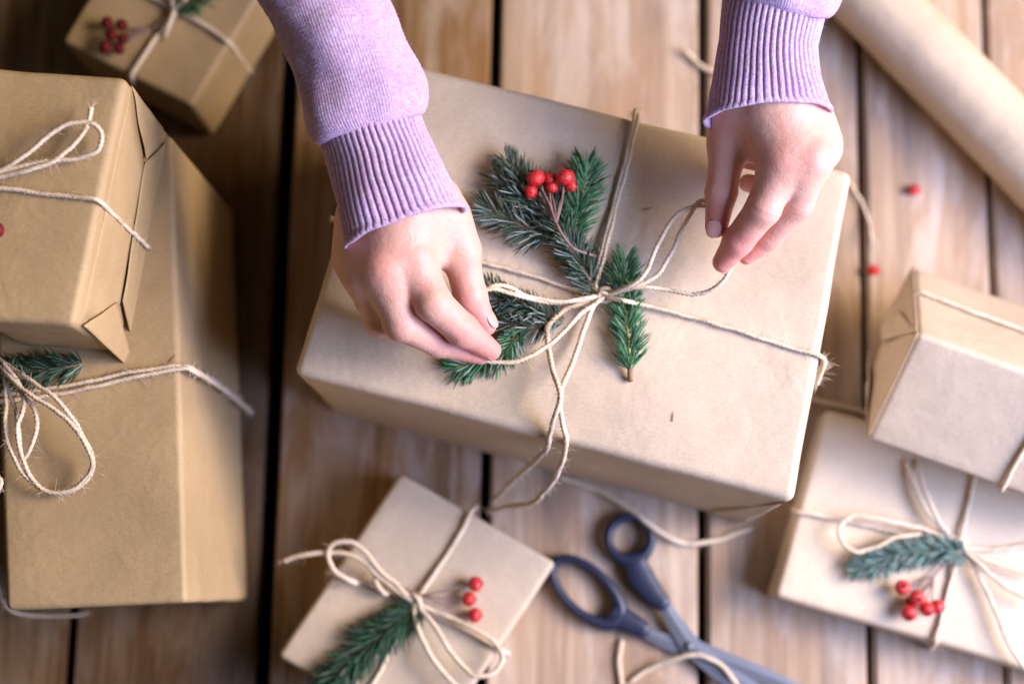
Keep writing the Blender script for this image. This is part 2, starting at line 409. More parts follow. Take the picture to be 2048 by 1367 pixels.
# big gift at the left, and the one lying on it
ZL = .178
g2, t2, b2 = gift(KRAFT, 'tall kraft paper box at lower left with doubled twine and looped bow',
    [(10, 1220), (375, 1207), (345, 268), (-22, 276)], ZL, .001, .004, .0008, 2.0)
TL = ZL+.0018
twine([
  [(-30, 792, TL), (60, 782, TL), (150, 768, TL), (250, 746, TL), (350, 731, TL), (372, 732, TL-.001), (392, 741, .166), (436, 768, .102), (470, 795, .050), (498, 820, .008)],
  [(-30, 806, TL), (60, 796, TL), (150, 781, TL), (250, 758, TL+.0005), (350, 738, TL+.001), (374, 737, TL), (394, 746, .168), (440, 774, .102), (474, 800, .050), (503, 825, .008)],
  [(5, 722, .186), (60, 760, .194), (120, 805, .198), (165, 870, .196), (186, 925, .190), (165, 968, .186), (115, 986, .184), (62, 962, .187), (28, 915, .190), (12, 860, .190), (12, 790, .190), (5, 740, .188)],
  [(0, 730, .188), (40, 775, .196), (80, 800, .198), (135, 840, .199), (168, 885, .198), (184, 920, .193), (178, 945, .189), (150, 975, .186), (100, 984, .186), (60, 950, .188), (40, 900, .192), (35, 850, .194), (48, 800, .194), (20, 745, .190)],
  [(5, 725, .189), (40, 770, .193), (68, 820, .194), (74, 850, .193), (62, 890, .192), (48, 915, .190), (38, 870, .190), (30, 820, .190), (12, 760, .188)],
  [(-20, 930, .182), (2, 965, .183), (-8, 990, .182)],
], g2)
twine([[(-14, 1110, .10), (-2, 1180, .06), (20, 1220, .03), (70, 1231, .012), (120, 1231, .006), (165, 1228, .004)]], g2, r=.0007)
ZU = .264
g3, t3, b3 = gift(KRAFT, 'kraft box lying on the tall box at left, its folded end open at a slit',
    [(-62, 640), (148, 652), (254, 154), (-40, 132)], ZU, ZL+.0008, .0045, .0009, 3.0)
TU = ZU+.0018
twine([
  [(-30, 372, TU), (40, 381, TU), (120, 391, TU), (192, 399, TU), (204, 408, TU-.003), (232, 434, .238), (268, 468, .206), (296, 494, .182)],
  [(-20, 352, .268), (40, 318, .272), (90, 276, .275), (140, 248, .276), (180, 246, .275), (203, 268, .273), (196, 300, .271), (150, 318, .270), (90, 322, .270), (-20, 347, .268)],
  [(183, 215, .274), (174, 250, .274), (148, 288, .272), (105, 322, .271), (50, 342, .270), (-20, 358, .268)],
], g3)
# end flaps: the folded triangles of the right hand side
rn = Vector((t3[2]-t3[1]).cross(Vector((0, 0, 1)))).normalized()
if rn.x < 0: rn = -rn
def side(u, w, off=.0008):                # u: 0 front .. 1 back, w: 0 top .. 1 bottom, of the right face
    return lerp(lerp(t3[1], t3[2], u), lerp(b3[1], b3[2], u), w)+rn*off
def onf(x, y, off=.0008):               # seen position -> point on the right face
    d = P(x, y, 0)-CAM; n = rn; t = (t3[1]-CAM).dot(n)/d.dot(n); return CAM+d*t+n*off
flap([onf(163, 648, -.0004), onf(224, 660, .0016), onf(283, 330, .0010), onf(262, 172, -.0004)], .0005, KRAFT, g3, seed=5)
flap([onf(262, 172, .0002), onf(284, 318, .0022), onf(281, 322, .0022), onf(333, 272, .0006)], .0005, KRAFT, g3, seed=6)
flap([onf(285, 326, .0012), onf(238, 600, .0018), onf(256, 700, .0034), onf(329, 284, .0006)], .0005, KRAFT, g3, seed=7)
flap([onf(160, 650, .0022), onf(248, 735, .0036), onf(241, 700, .0052), onf(224, 602, .0034)][::-1], .0005, KRAFT, g3, seed=8, nu=20)

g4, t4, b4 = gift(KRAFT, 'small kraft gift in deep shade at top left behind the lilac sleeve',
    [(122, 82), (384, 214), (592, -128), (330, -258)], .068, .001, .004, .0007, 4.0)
twine([
  [(400, -90, .070), (375, -35, .070), (348, 20, .071), (305, 85, .070), (262, 150, .070), (264, 160, .062), (275, 178, .02)],
  [(230, -40, .070), (290, -12, .070), (348, 18, .071), (400, 46, .070), (452, 80, .070), (462, 92, .064), (480, 118, .035), (500, 142, .004)],
  [(350, 18, .073), (335, 55, .076), (330, 72, .072)],
  [(350, 16, .073), (372, -6, .082), (362, -25, .082), (345, -5, .078), (348, 18, .073)],
], g4, r=.0019)

g5, t5, b5 = gift(PAPER, 'small kraft gift at the bottom edge with green sprig and three red berries',
    [(553, 1312), (868, 1490), (1114, 1124), (800, 944)], .052, .001, .0040, .0008, 5.0)
z5 = .0538
twine([
  [(952, 1012, .03), (944, 1022, .0525), (925, 1058, z5), (880, 1130, z5), (832, 1205, z5+.002), (790, 1285, z5), (742, 1372, z5), (690, 1460, z5)],
  [(655, 1145, .03), (668, 1148, .0525), (720, 1162, z5), (790, 1190, z5), (830, 1207, z5+.002), (890, 1240, z5), (950, 1270, z5), (1008, 1302, .053), (1014, 1308, .035)],
  [(568, 1121, .066), (610, 1108, .068), (660, 1103, .068), (712, 1112, .068), (752, 1146, .064), (790, 1178, .060), (828, 1205, .057)],
  [(828, 1206, .057), (790, 1165, .062), (758, 1138, .066), (733, 1105, .070), (700, 1082, .072), (670, 1086, .072), (656, 1105, .070), (666, 1136, .067), (700, 1160, .062), (712, 1166, .058)],
  [(752, 1146, .060), (752, 1165, .062), (768, 1184, .060), (775, 1186, .056)],
  [(828, 1206, .057), (834, 1250, .062), (862, 1310, .066), (905, 1365, .066), (950, 1400, .066)],
  [(830, 1206, .057), (862, 1240, .062), (900, 1300, .066), (950, 1350, .067), (985, 1345, .066), (1006, 1315, .064), (990, 1285, .062), (930, 1248, .060), (870, 1222, .058), (832, 1207, .057)],
  [(820, 1196, .056), (826, 1190, .059), (838, 1198, .060), (838, 1212, .058), (822, 1214, .056)],
], g5, r=.0017)

g6, t6, b6 = gift(PAPER, 'flat pale kraft gift at lower right with frosted sprig and cluster of berries',
    [(1548, 1192), (2150, 1368), (2270, 985), (1652, 816)], .036, .001, .0045, .0009, 6.0, bulge=.001, n=34)
z6 = .0388
twine([
  [(1955, 930, z6), (1942, 985, z6), (1920, 1088, z6+.002), (1896, 1180, z6), (1870, 1283, z6-.001), (1864, 1292, .030), (1862, 1296, .004)],
  [(1588, 1018, .020), (1594, 1022, .0362), (1650, 1032, z6), (1760, 1056, z6), (1850, 1075, z6), (1918, 1092, z6+.002), (1985, 1098, z6), (2080, 1086, z6)],
  [(1917, 1090, .042), (1860, 1062, .045), (1800, 1046, .047), (1740, 1034, .048), (1700, 1032, .048), (1678, 1056, .048), (1688, 1088, .048), (1712, 1102, .048), (1752, 1094, .047), (1790, 1074, .047), (1840, 1068, .045)],
  [(1812, 925, z6), (1835, 985, .045), (1868, 1040, .045), (1915, 1088, .042)],
  [(1835, 925, z6), (1848, 975, .047), (1880, 1045, .046), (1920, 1088, .042)],
  [(1918, 1092, .042), (1960, 1112, .045), (1995, 1128, .045), (2070, 1152, .045)],
  [(1920, 1092, .042), (1962, 1130, .047), (2010, 1172, .048), (2070, 1205, .048)],
  [(1920, 1094, .042), (1950, 1135, .044), (1985, 1205, .044), (2015, 1280, .044), (2060, 1352, .044)],
  [(1908, 1090, .041), (1912, 1078, .045), (1926, 1080, .046), (1928, 1096, .044), (1914, 1102, .042)],
], g6, r=.0015)

# the box leaning behind / on the flat gift
Fp, Rp, Bp = P(1733, 892, .058), P(1815, 680, .106), P(1842, 529, .050)
ridge = (P(2048, 762, .106)-Rp).normalized(); Ln = .17
up1 = (Rp-Fp); up1 -= ridge*up1.dot(ridge); nb = ridge.cross(up1).normalized(); dn = -nb*(Bp-Rp).length
if dn.z > 0: dn = -dn
dn *= 1.2
A0 = Rp-up1; B0 = Rp
top = [A0, A0+ridge*Ln, B0+ridge*Ln, B0]; bot = [p+dn for p in top]
mz = min(p.z for p in bot); sh = Vector((0, 0, .0015-mz)) if mz < .0015 else Vector((0, 0, 0))
top = [p+sh for p in top]; bot = [p+sh for p in bot]
g7 = empty('wrapped_gift', bot[3]); tag(g7, 'pale kraft box leaning on the flat gift at the right edge, folded end open', 'gift', 'gifts wrapped in brown kraft paper')
rounded_box('wrapping_paper', top, bot, .0035, .0008, 7.0, PAPER, g7)
el = -ridge
def endp(u, w, off): return lerp(lerp(top[0], top[3], u), lerp(bot[0], bot[3], u), w)+el*off
flap([endp(.0, .0, .0006), endp(1., .0, .0006), endp(.86, .50, .0085), endp(.16, .46, .0070)][::-1], .0005, PAPER, g7, seed=11, jag=.0)
flap([endp(1., .02, .0010), endp(1., 1., .0010), endp(.60, .62, .0110), endp(.62, .40, .0110)][::-1], .0005, PAPER, g7, seed=12)
flap([endp(.0, 1., .0010), endp(.0, .02, .0010), endp(.34, .36, .0105), endp(.36, .62, .0115)][::-1], .0005, PAPER, g7, seed=13)
def on(a, b, u, v, off):                   # point on the face a-b with outward offset
    return a
def wpt(p): return p
def twine_w(lines, parent, r=.0014, fuzz=1.0, name='twine'):
    global P
    keep = P
    P = lambda *q: Vector(q)
    try: o = twine([[tuple(p) for p in ln] for ln in lines], parent, name, r, fuzz)
    finally: P = keep
    return o
n1 = -dn.normalized(); bdir = dn; n2 = (top[3]-top[0]).normalized()
def band(s, w, off=.0016): return top[3]+ridge*s+dn*w+n2*off
def face(s, u, off=.0016): return lerp(top[0], top[3], u)+ridge*s+n1*off
twine_w([[band(-.0015, .60, -.004), band(.002, .58), band(.05, .55), band(.1, .55), band(.17, .55)],
         [face(.0870, -.02, -.005), face(.0870, .0), face(.0875, .3), face(.088, .6), face(.088, 1.0), band(.088, .05), band(.089, .5), band(.09, .98)]], g7)

# ------------------------------------------------------------------ roll of wrapping paper
rr = .0262
ca, cb_ = P(1620, -128, rr), P(2160, 420, rr)
ax = (cb_-ca).normalized(); c0 = ca-ax*.12; c1 = cb_+ax*.10
rl = empty('paper_roll', (ca+cb_)/2-Vector((0, 0, rr))); tag(rl, 'thick roll of kraft wrapping paper lying across the upper right planks', 'paper roll')
def roll_mesh():
    V = []; Fc = []; n = 130; seg = 110; sd = ax.cross(Vector((0, 0, 1))).normalized(); tot = (c1-c0).length
    turns = 3
    for i in range(n+1):
        t = i/n
        for k in range(seg+1):
            a = k/seg*2*PI*1.0
            r = rr+.0006*(k/seg)-.0003
            X = c0+ax*tot*t
            r += .00055*noise.noise(Vector((math.cos(a)*2, math.sin(a)*2, t*7)))+.00035*noise.noise(Vector((math.cos(a)*1.2+9, math.sin(a)*1.2, t*26)))
            b = a+2.2
            V.append(X+sd*math.cos(b)*r+Vector((0, 0, 1))*math.sin(b)*r)
    w = seg+1
    for i in range(n):
        for k in range(seg): Fc.append((i*w+k, i*w+k+1, (i+1)*w+k+1, (i+1)*w+k))
        Fc.append((i*w+seg, i*w, (i+1)*w, (i+1)*w+seg))
    return mesh('rolled_paper', V, Fc)
link('rolled_paper', roll_mesh(), PAPER, rl)
for end, s in ((c0, 1), (c1, -1)):          # spiral of paper edges at both ends
    mb = MB()
    sd = ax.cross(Vector((0, 0, 1))).normalized(); b = len(mb.V); N_ = 200
    for k in range(N_+1):
        a = k/N_*2*PI*9; r = .012+(.0262-.0125)*k/N_
        for q in (0, .0009):
            mb.V.append(end+ax*s*.0005+(sd*math.cos(a)+Vector((0, 0, 1))*math.sin(a))*(r+q*0)+ax*s*(.03 if q else 0))
    for k in range(N_): mb.F.append((b+2*k, b+2*k+1, b+2*k+3, b+2*k+2))
    mb.make('inner_turns', PAPER, rl)

# ------------------------------------------------------------------ conifer sprigs
DK = [(.014, .046, .022), (.022, .062, .028), (.012, .036, .020), (.035, .085, .040)]
FROST = [(.30, .37, .31), (.38, .44, .38), (.18, .26, .20)]
GR = [(.020, .13, .045), (.035, .19, .065), (.015, .095, .038), (.06, .22, .08)]
PALE = [(.16, .28, .20), (.22, .34, .26)]
BLG = [(.09, .20, .17), (.13, .26, .21), (.17, .31, .26), (.06, .14, .12)]
def sprig(label, stems, L=.0125, dens=1.0, frost=.0, cols=DK, stemr=.0011, group=None, ang=50, up=.34, stub=None, tw=TWIG):
    """stems: list of ([px points base -> tip], needle length factor)"""
    base = P(*stems[0][0][0]); e = empty('conifer_sprig', base); tag(e, label, 'sprig', group)
    V = []; Fc = []; CC = []
    for pts, lf in stems:
        W3 = [P(*q) for q in pts]
        tb = MB(); C, T, N = tb.tube(W3, lambda u: stemr*(1-.55*u), 6, .002); tb.make('twig', tw, e)
        tot = sum((C[i+1]-C[i]).length for i in range(len(C)-1)); n = int(tot*2900*dens); n = max(n, 20)
        for k in range(n):
            u = (k+rng.random())/n; i = min(len(C)-1, int(u*(len(C)-1)))
            t = T[i]; side_ = t.cross(Vector((0, 0, 1))).normalized(); nn = side_.cross(t).normalized()
            if nn.z < 0: nn = -nn
            ph = rng.random()*2*PI
            if math.sin(ph) < -.3 and rng.random() < .6: ph = -ph
            rad = side_*math.cos(ph)*(1.15)+nn*math.sin(ph)*up
            a = math.radians(ang+rng.normal()*9)*(1-.45*max(0, (u-.75)/.25)); a = max(.12, a)
            d = (t*math.cos(a)+rad.normalized()*math.sin(a)).normalized()
            ln = L*lf*(.75+.35*rng.random())*(1-.35*max(0, (u-.8)/.2))
            if u < .08: ln *= .6+rng.random()*.4
            p = C[i]+rad*stemr*.6; w = .00042*(.8+.4*rng.random())
            s2 = d.cross(nn).normalized(); s2 = s2 if s2.length > .1 else side_
            bend = (t*.25-nn*.06)*ln*(.3+.3*rng.random()); b = len(V)
            upv = s2.cross(d).normalized(); upv = upv if upv.z > 0 else -upv
            q1 = p+d*ln*.45+bend*.22; q2 = p+d*ln*.8+bend*.6; q3 = p+d*ln+bend
            for q, ww in ((p, w*.7), (q1, w), (q2, w*.85)): V += [q-s2*ww, q+s2*ww, q+upv*ww*.8, q-upv*ww*.8]
            V.append(q3)
            base_c = cols[rng.integers(len(cols))]; fc_ = FROST[rng.integers(3)] if rng.random() < frost else base_c
            if u > .85 and cols is GR: base_c = tuple(min(1, x*1.25) for x in base_c)
            order = [0, 2, 1, 3]
            for sg in range(2):
                for j in range(4):
                    a0, a1 = order[j], order[(j+1) % 4]
                    Fc.append((b+4*sg+a0, b+4*sg+a1, b+4*(sg+1)+a1, b+4*(sg+1)+a0)); CC.append(fc_ if j == 0 else base_c)
            for j in range(4):
                Fc.append((b+8+order[j], b+8+order[(j+1) % 4], b+12)); CC.append(fc_ if j == 0 else base_c)
    # keep needles above whatever carries the sprig
    zmin = min(q[2] for pts, _ in stems for q in pts)-.0022
    V = [Vector((v.x, v.y, max(v.z, zmin+.0006*rng.random()))) for v in V]
    me = mesh('needles', V, Fc); at = me.color_attributes.new('tint', 'FLOAT_COLOR', 'CORNER')
    buf = np.ones((len(me.loops), 4), np.float32); li = 0
    for f, c in zip(Fc, CC):
        buf[li:li+len(f), :3] = c; li += len(f)
    at.data.foreach_set('color', buf.ravel())
    o = link('needles', me, NEEDLE, e); o['kind'] = 'stuff'
    if stub:
        tb = MB(); tb.tube([P(*q) for q in stub], .0016, 8, .002); tb.make('cut_end', TWIG, e)
    return e
gs = 'conifer sprigs tucked under twine'
z = ZM+.0045
sprig('dark frosted three-branched sprig above the knot, behind the berries',
    [([(1196, 590, z), (1165, 535, z), (1120, 465, z), (1075, 415, z+.002), (1040, 360, z+.004), (1012, 318, z+.004)], 1.0),
     ([(1105, 470, z), (1060, 460, z+.002), (1010, 435, z+.003), (962, 412, z+.003)], 1.05),
     ([(1095, 440, z+.003), (1050, 400, z+.004), (1020, 375, z+.003), (992, 352, z+.002)], .9),
     ([(1110, 450, z+.004), (1085, 400, z+.006), (1068, 365, z+.006)], .85),
     ([(1180, 560, z+.003), (1145, 500, z+.005), (1115, 440, z+.006), (1105, 400, z+.006)], .9)],
    L=.0165, dens=1.3, frost=.55, cols=DK, group=gs)
sprig('bright green upright sprig right of the berries, above the knot',
    [([(1138, 482, z+.003), (1152, 430, z+.005), (1170, 370, z+.006), (1172, 325, z+.005)], 1.0)], L=.0165, dens=1.7, cols=GR, frost=.25, group=gs, tw=TWIG_G)
sprig('green sprig running under the knot to a cut end below it',
    [([(1260, 738, z), (1258, 690, z+.001), (1252, 630, z), (1248, 590, z-.0015), (1246, 560, z), (1250, 515, z+.003)], 1.0)],
    L=.0150, dens=1.7, cols=GR, frost=.35, group=gs, stub=[(1261, 762, z-.003), (1260, 748, z-.001), (1260, 735, z)], tw=TWIG_G)
sprig('dark branched sprig between the left fingertips and the knot',
    [([(1128, 640, z-.001), (1090, 630, z), (1040, 615, z+.002), (995, 590, z+.003), (968, 568, z+.002)], 1.0),
     ([(1110, 640, z), (1070, 655, z+.001), (1035, 650, z+.001), (985, 640, z)], .9),
     ([(1075, 625, z+.002), (1030, 600, z+.004), (990, 600, z+.003)], .8)],
    L=.0130, dens=1.3, frost=.5, cols=DK, group=gs)
sprig('bright green sprig tip beneath the left fingertips',
    [([(1020, 690, z-.002), (985, 712, z-.002), (950, 725, z-.002), (905, 738, z-.002)], 1.0),
     ([(1040, 655, z), (1018, 690, z), (1008, 715, z)], .85)],
    L=.0140, dens=1.5, cols=GR, frost=.2, group=gs, tw=TWIG_G)
sprig('dark green sprig under the twine of the gift at the bottom edge',
    [([(842, 1200, .0565), (800, 1240, .058), (740, 1285, .0585), (690, 1335, .0585), (645, 1385, .058)], 1.0)],
    L=.0200, dens=2.0, cols=GR[:1]+DK+GR[2:3], frost=.1, group=gs)
sprig('frosty blue-green sprig on the flat gift at lower right',
    [([(1935, 1110, .042), (1880, 1098, .043), (1810, 1108, .044), (1750, 1125, .044), (1712, 1136, .043)], 1.0)],
    L=.0150, dens=2.0, cols=BLG, frost=.5, group=gs)
sprig('dark green sprig under the upper kraft box at the left edge',
    [([(165, 728, .182), (100, 738, .184), (40, 745, .184), (-20, 750, .183)], 1.0)], L=.014, dens=1.5, cols=GR[2:3]+DK, frost=.1, group=gs)
sprig('small blurred green sprig on the top left gift',
    [([(352, 20, .073), (385, 2, .076), (420, -25, .076)], 1.0)], L=.014, dens=1.6, cols=GR, frost=.0, group=gs)

# ------------------------------------------------------------------ berries
def berry_mesh(r, seed):
    bm = bmesh.new(); bmesh.ops.create_icosphere(bm, subdivisions=3, radius=1)
    for v in bm.verts:
        d = v.co.normalized(); q = 1+.05*noise.noise(d*2.2+Vector((seed, 0, 0)))
        pole = max(0, d.z-.72)/.28; q -= .16*pole*pole
        pole2 = max(0, -d.z-.75)/.25; q -= .14*pole2*pole2
        v.co = Vector((d.x*q, d.y*q, d.z*q*.97))*r
    me = bpy.data.meshes.new('berry'); bm.to_mesh(me); bm.free(); return me
def crown_mb(r):
    mb = MB()
    for k in range(5):
        a = 2*PI*k/5; d = Vector((math.cos(a), math.sin(a), .5)).normalized()
        mb.sliver(Vector((0, 0, r*.80)), d, Vector((-math.sin(a), math.cos(a), 0)), r*.14, r*.38)
    return mb
def berries(label, items, node, group='red berry clusters', cat='berries', name='berry_cluster', stalkr=.00055, bmat=None):
    """items: (px, py, z, r in px, crown direction); node: where the stalks meet"""
    nd = P(*node[0]); e = empty(name, nd); tag(e, label, cat, group)
    for k, (x, y, zz, rp, cdir) in enumerate(items):
        c = P(x, y, zz); r = PX(rp, zz)
        q = Vector(cdir).to_track_quat('Z', 'Y').to_matrix().to_4x4(); X = Matrix.Translation(c) @ q
        b = link('berry', berry_mesh(r, k*5.1+x), bmat or BERRY); b.data.transform(X); b.parent = e; b.matrix_parent_inverse = e.matrix_world.inverted()
        cr = crown_mb(r).make('crown', CROWN, smooth=False); cr.data.transform(X); cr.parent = b
        cr.matrix_parent_inverse = Matrix.Identity(4)
        # crown shares world coordinates with its berry
        cr.matrix_parent_inverse = (e.matrix_world.inverted()).inverted() @ e.matrix_world.inverted()
        s0 = c-Vector(cdir).normalized()*r*.85
        mid = lerp(s0, nd, .5)+Vector((0, 0, .001))+rv()*.0012
        tb = MB(); tb.tube([s0, mid, nd], lambda u: stalkr*(.9+.5*u), 6, .0025); tb.make('stalk', STALK, e)
    if len(node) > 1:
        tb = MB(); tb.tube([P(*q) for q in node], stalkr*1.5, 6, .0025); tb.make('stalk', STALK, e)
    return e
zb_ = ZM+.018
berries('cluster of six shiny red berries on thin brown stalks on the large gift',
    [(1071, 356, zb_, 19.5, (-.5, .8, .35)), (1061, 383, zb_-.004, 16, (-.8, -.3, .3)), (1099, 357, zb_-.003, 15, (0, .9, .3)), (1131, 354, zb_+.001, 20, (.2, .9, .3)), (1104, 375, zb_-.002, 13, (.1, .9, .3)), (1142, 371, zb_-.003, 15, (.9, .2, .3))],
    [(1112, 446, ZM+.0215), (1128, 474, ZM+.020), (1150, 498, ZM+.017), (1190, 512, ZM+.008)], stalkr=.0006)
berries('row of three red berries beside the knot of the gift at the bottom edge',
    [(951, 1167, .060, 15.5, (1, .1, .2)), (938, 1197, .060, 15, (1, 0, .2)), (950, 1229, .059, 15, (1, -.1, .2))],
    [(845, 1190, .057), (800, 1172, .056), (760, 1160, .056)])
berries('cluster of five red berries on the flat gift at lower right',
    [(1805, 1174, .047, 15.5, (0, .2, .9)), (1834, 1194, .049, 15.5, (.1, -.2, 1)), (1818, 1225, .047, 16, (-.2, -.6, .7)), (1854, 1217, .048, 15, (0, -.5, .7)), (1876, 1212, .047, 14.5, (.7, 0, .5)), (1822, 1202, .043, 13, (-.5, 0, .5))],
    [(1868, 1150, .041), (1900, 1110, .041)])
berries('cluster of shaded red berries on the top left gift',
    [(214, 45, .077, 13, (-.5, .5, .5)), (243, 50, .077, 13, (.2, .5, .8)), (222, 70, .079, 13, (-.3, 0, 1)), (246, 78, .078, 12, (.4, 0, .8)), (210, 95, .077, 13, (-.6, -.4, .6)), (238, 98, .076, 12, (.2, -.6, .6))],
    [(300, 60, .072), (340, 30, .072)], bmat=BERRY_D)
berries('red berry at the left edge on the upper kraft box', [(-8, 460, .271, 17, (-.5, 0, .8))], [(-60, 450, .268)], bmat=BERRY_D)
def loose(label, x, y, d):
    e = empty('loose_berry', P(x, y, 0)); tag(e, label, 'berry', 'loose berries on the planks'); r = PX(12.5, 0)
    me = berry_mesh(r, x); X = Matrix.Translation(P(x, y, r*.95)) @ Vector(d).to_track_quat('Z', 'Y').to_matrix().to_4x4() @ Matrix.Diagonal((.85, .85, 1.2, 1))
    me.transform(X); link('berry', me, BERRY, e)
    tb = MB(); p = P(x, y, r); dd = Vector(d).normalized(); tb.tube([p-dd*r*1.1, p-dd*r*1.9+Vector((0, 0, -.001))], .0005, 6, .002); tb.make('stalk', STALK, e)
loose('loose red berry alone on the planks below the paper roll', 1829, 380, (1, .15, .1))
loose('loose red berry beside the plank gap, next to the leaning box', 1747, 540, (1, .1, .1))

# ------------------------------------------------------------------ loose twine on the planks
def loose_twine(label, lines, r=.0014):
    e = twine(lines, None, 'loose_twine', r); tag(e, label, 'twine', 'loose ends of twine on the planks')
loose_twine('short pale twine end on the planks left of the right-hand cuff', [[(1372, 102, .004), (1385, 118, .003), (1404, 133, .0022), (1440, 150, .0022)]], .0018)
loose_twine('thin twine end poking out past the far right corner of the large gift', [[(1690, 352, .0022), (1712, 385, .0025), (1735, 432, .004), (1744, 482, .010)]], .0011)
loose_twine('white twine lying from the large gift over the scissor ring', [[(1120, 955, .003), (1190, 978, .0025), (1240, 1005, .006), (1290, 1040, .012), (1330, 1070, .006), (1370, 1086, .0025), (1430, 1080, .0025), (1504, 1056, .0022)],], .0018)
loose_twine('curved twine crossing the scissor blades at the bottom edge', [[(1262, 1362, .003), (1300, 1335, .004), (1345, 1318, .008), (1395, 1308, .0115), (1435, 1325, .0115), (1465, 1355, .010), (1490, 1400, .003)], ], .0016)
loose_twine('twine on the planks left of the scissor blades', [[(1244, 1280, .0022), (1238, 1320, .0022), (1246, 1390, .0022)]], .0018)
loose_twine('twine on the planks behind the flat gift, left of the leaning box', [[(1560, 780, .0025), (1620, 796, .0025), (1680, 812, .0025), (1745, 828, .0025)]], .0022)

def fallen(label, x, y, zz, ang):
    mb = MB(); p = P(x, y, zz+.0006); d = Vector((math.cos(ang), math.sin(ang), .02)); mb.sliver(p-d*.003, d, Vector((-d.y, d.x, 0)), .00040, .0065, Vector((0, .0006, 0)))
    o = mb.make('fallen_needle', TWIG, None, smooth=False); tag(o, label, 'needle', 'fallen needles')
fallen('tiny dark needle lying alone on the front right of the large gift', 1346, 832, ZM, 1.45)
fallen('tiny dark needle on the large gift right of its upright twine', 1296, 418, ZM, .3)
fallen('small dark needle on the tall left box above its doubled twine', 346, 716, ZL, .8)

# ------------------------------------------------------------------ scissors
sc = empty('scissors', P(1378, 1290, 0)); tag(sc, 'pair of scissors with blue plastic handles open on the planks', 'scissors')
def ring_handle(cx, cy, ax_, bx_, ang, tail, zc, tw):
    """closed loop handle plus a flat tapering arm to the blade"""
    V = []; Fc = []; n = 72; m = 12; a0 = math.radians(ang)
    t0 = (P(tail[0][0], tail[0][1], zc)-P(cx, cy, zc)); ta = math.atan2(t0.y, t0.x)
    C0 = P(cx, cy, zc)
    ring = []
    for i in range(n):
        t = 2*PI*i/n; x = math.cos(t)*ax_; y = math.sin(t)*bx_
        p = P(cx+x*math.cos(a0)-y*math.sin(a0), cy+x*math.sin(a0)+y*math.cos(a0), zc); ring.append(p)
    for i in range(n):
        p = ring[i]; tg = (ring[(i+1) % n]-ring[i-1]).normalized(); nn = Vector((tg.y, -tg.x, 0))
        rad = (p-C0); toward = max(0, math.cos(math.atan2(rad.y, rad.x)-ta))**4
        w = tw*(1+.55*toward); h = .0048
        for k in range(m):
            b = 2*PI*k/m; V.append(p+nn*math.cos(b)*w+Vector((0, 0, math.sin(b)*h)))
    for i in range(n):
        for k in range(m):
            Fc.append((i*m+k, i*m+(k+1) % m, ((i+1) % n)*m+(k+1) % m, ((i+1) % n)*m+k))
    b0 = len(V); pts = [P(x, y, zc+(dz)) for x, y, w_, dz in tail]; ws = [PX(w_, zc) for x, y, w_, dz in tail]
    C = catmull(pts, .002); nC = len(C)
    for i, p in enumerate(C):
        u = i/(nC-1)*(len(ws)-1); j = min(int(u), len(ws)-2); w = ws[j]*(1-(u-j))+ws[j+1]*(u-j)
        tg = (C[min(i+1, nC-1)]-C[max(i-1, 0)]).normalized(); nn = Vector((tg.y, -tg.x, 0))
        e_ = min(1, (nC-1-i)/2+.55)
        for k in range(m):
            b = 2*PI*k/m; cx_ = math.copysign(abs(math.cos(b))**.6, math.cos(b)); sy_ = math.copysign(abs(math.sin(b))**.6, math.sin(b))
            V.append(p+nn*cx_*w*e_+Vector((0, 0, sy_*.0046*e_)))
    for i in range(nC-1):
        for k in range(m):
            Fc.append((b0+i*m+k, b0+i*m+(k+1) % m, b0+(i+1)*m+(k+1) % m, b0+(i+1)*m+k))
    Fc.append(tuple(b0+k for k in reversed(range(m)))); Fc.append(tuple(b0+(nC-1)*m+k for k in range(m)))
    return link('handle', mesh('handle', V, Fc), BLUE, sc)
ring_handle(1259, 1076, 43, 43, 75, [(1268, 1118, 24, 0), (1280, 1150, 27, 0), (1305, 1185, 23, 0), (1334, 1214, 15, 0)], .0065, .0033)
ring_handle(1173, 1182, 84, 42, 43, [(1222, 1222, 20, 0), (1250, 1240, 24, 0), (1275, 1252, 20, 0), (1296, 1266, 15, 0)], .0060, .0033)
def blade(pts, zc, th=.0011, name='blade'):
    V = []; Fc = []; n = len(pts)
    for (x, y, wl, wr) in pts: pass
    for i, (x, y, wl, wr) in enumerate(pts):
        a = P(pts[max(0, i-1)][0], pts[max(0, i-1)][1], zc); b = P(pts[min(n-1, i+1)][0], pts[min(n-1, i+1)][1], zc)
        tg = (b-a).normalized(); nn = Vector((tg.y, -tg.x, 0)); c = P(x, y, zc)
        L_ = c-nn*PX(wl, zc); R_ = c+nn*PX(wr, zc); c2 = lerp(L_, R_, .45)
        V += [L_+Vector((0, 0, -th)), L_+Vector((0, 0, th*.4)), c2+Vector((0, 0, th)), R_+Vector((0, 0, th*.2)), R_+Vector((0, 0, -th))]
    for i in range(n-1):
        for k in range(5): Fc.append((i*5+k, i*5+(k+1) % 5, (i+1)*5+(k+1) % 5, (i+1)*5+k))
    Fc.append((4, 3, 2, 1, 0)); Fc.append(tuple((n-1)*5+k for k in range(5)))
    return link(name, mesh(name, V, Fc), STEEL, sc, smooth=False)
blade([(1326, 1203, 12, 12), (1345, 1240, 16, 14), (1378, 1290, 22, 18), (1440, 1340, 16, 20), (1520, 1385, 14, 16), (1640, 1460, 9, 9), (1730, 1515, 1, 1)], .0078)
blade([(1286, 1262, 11, 11), (1330, 1280, 13, 15), (1378, 1292, 18, 22), (1430, 1315, 20, 16), (1530, 1352, 16, 14), (1660, 1405, 8, 9), (1760, 1446, 1, 1)], .0052)
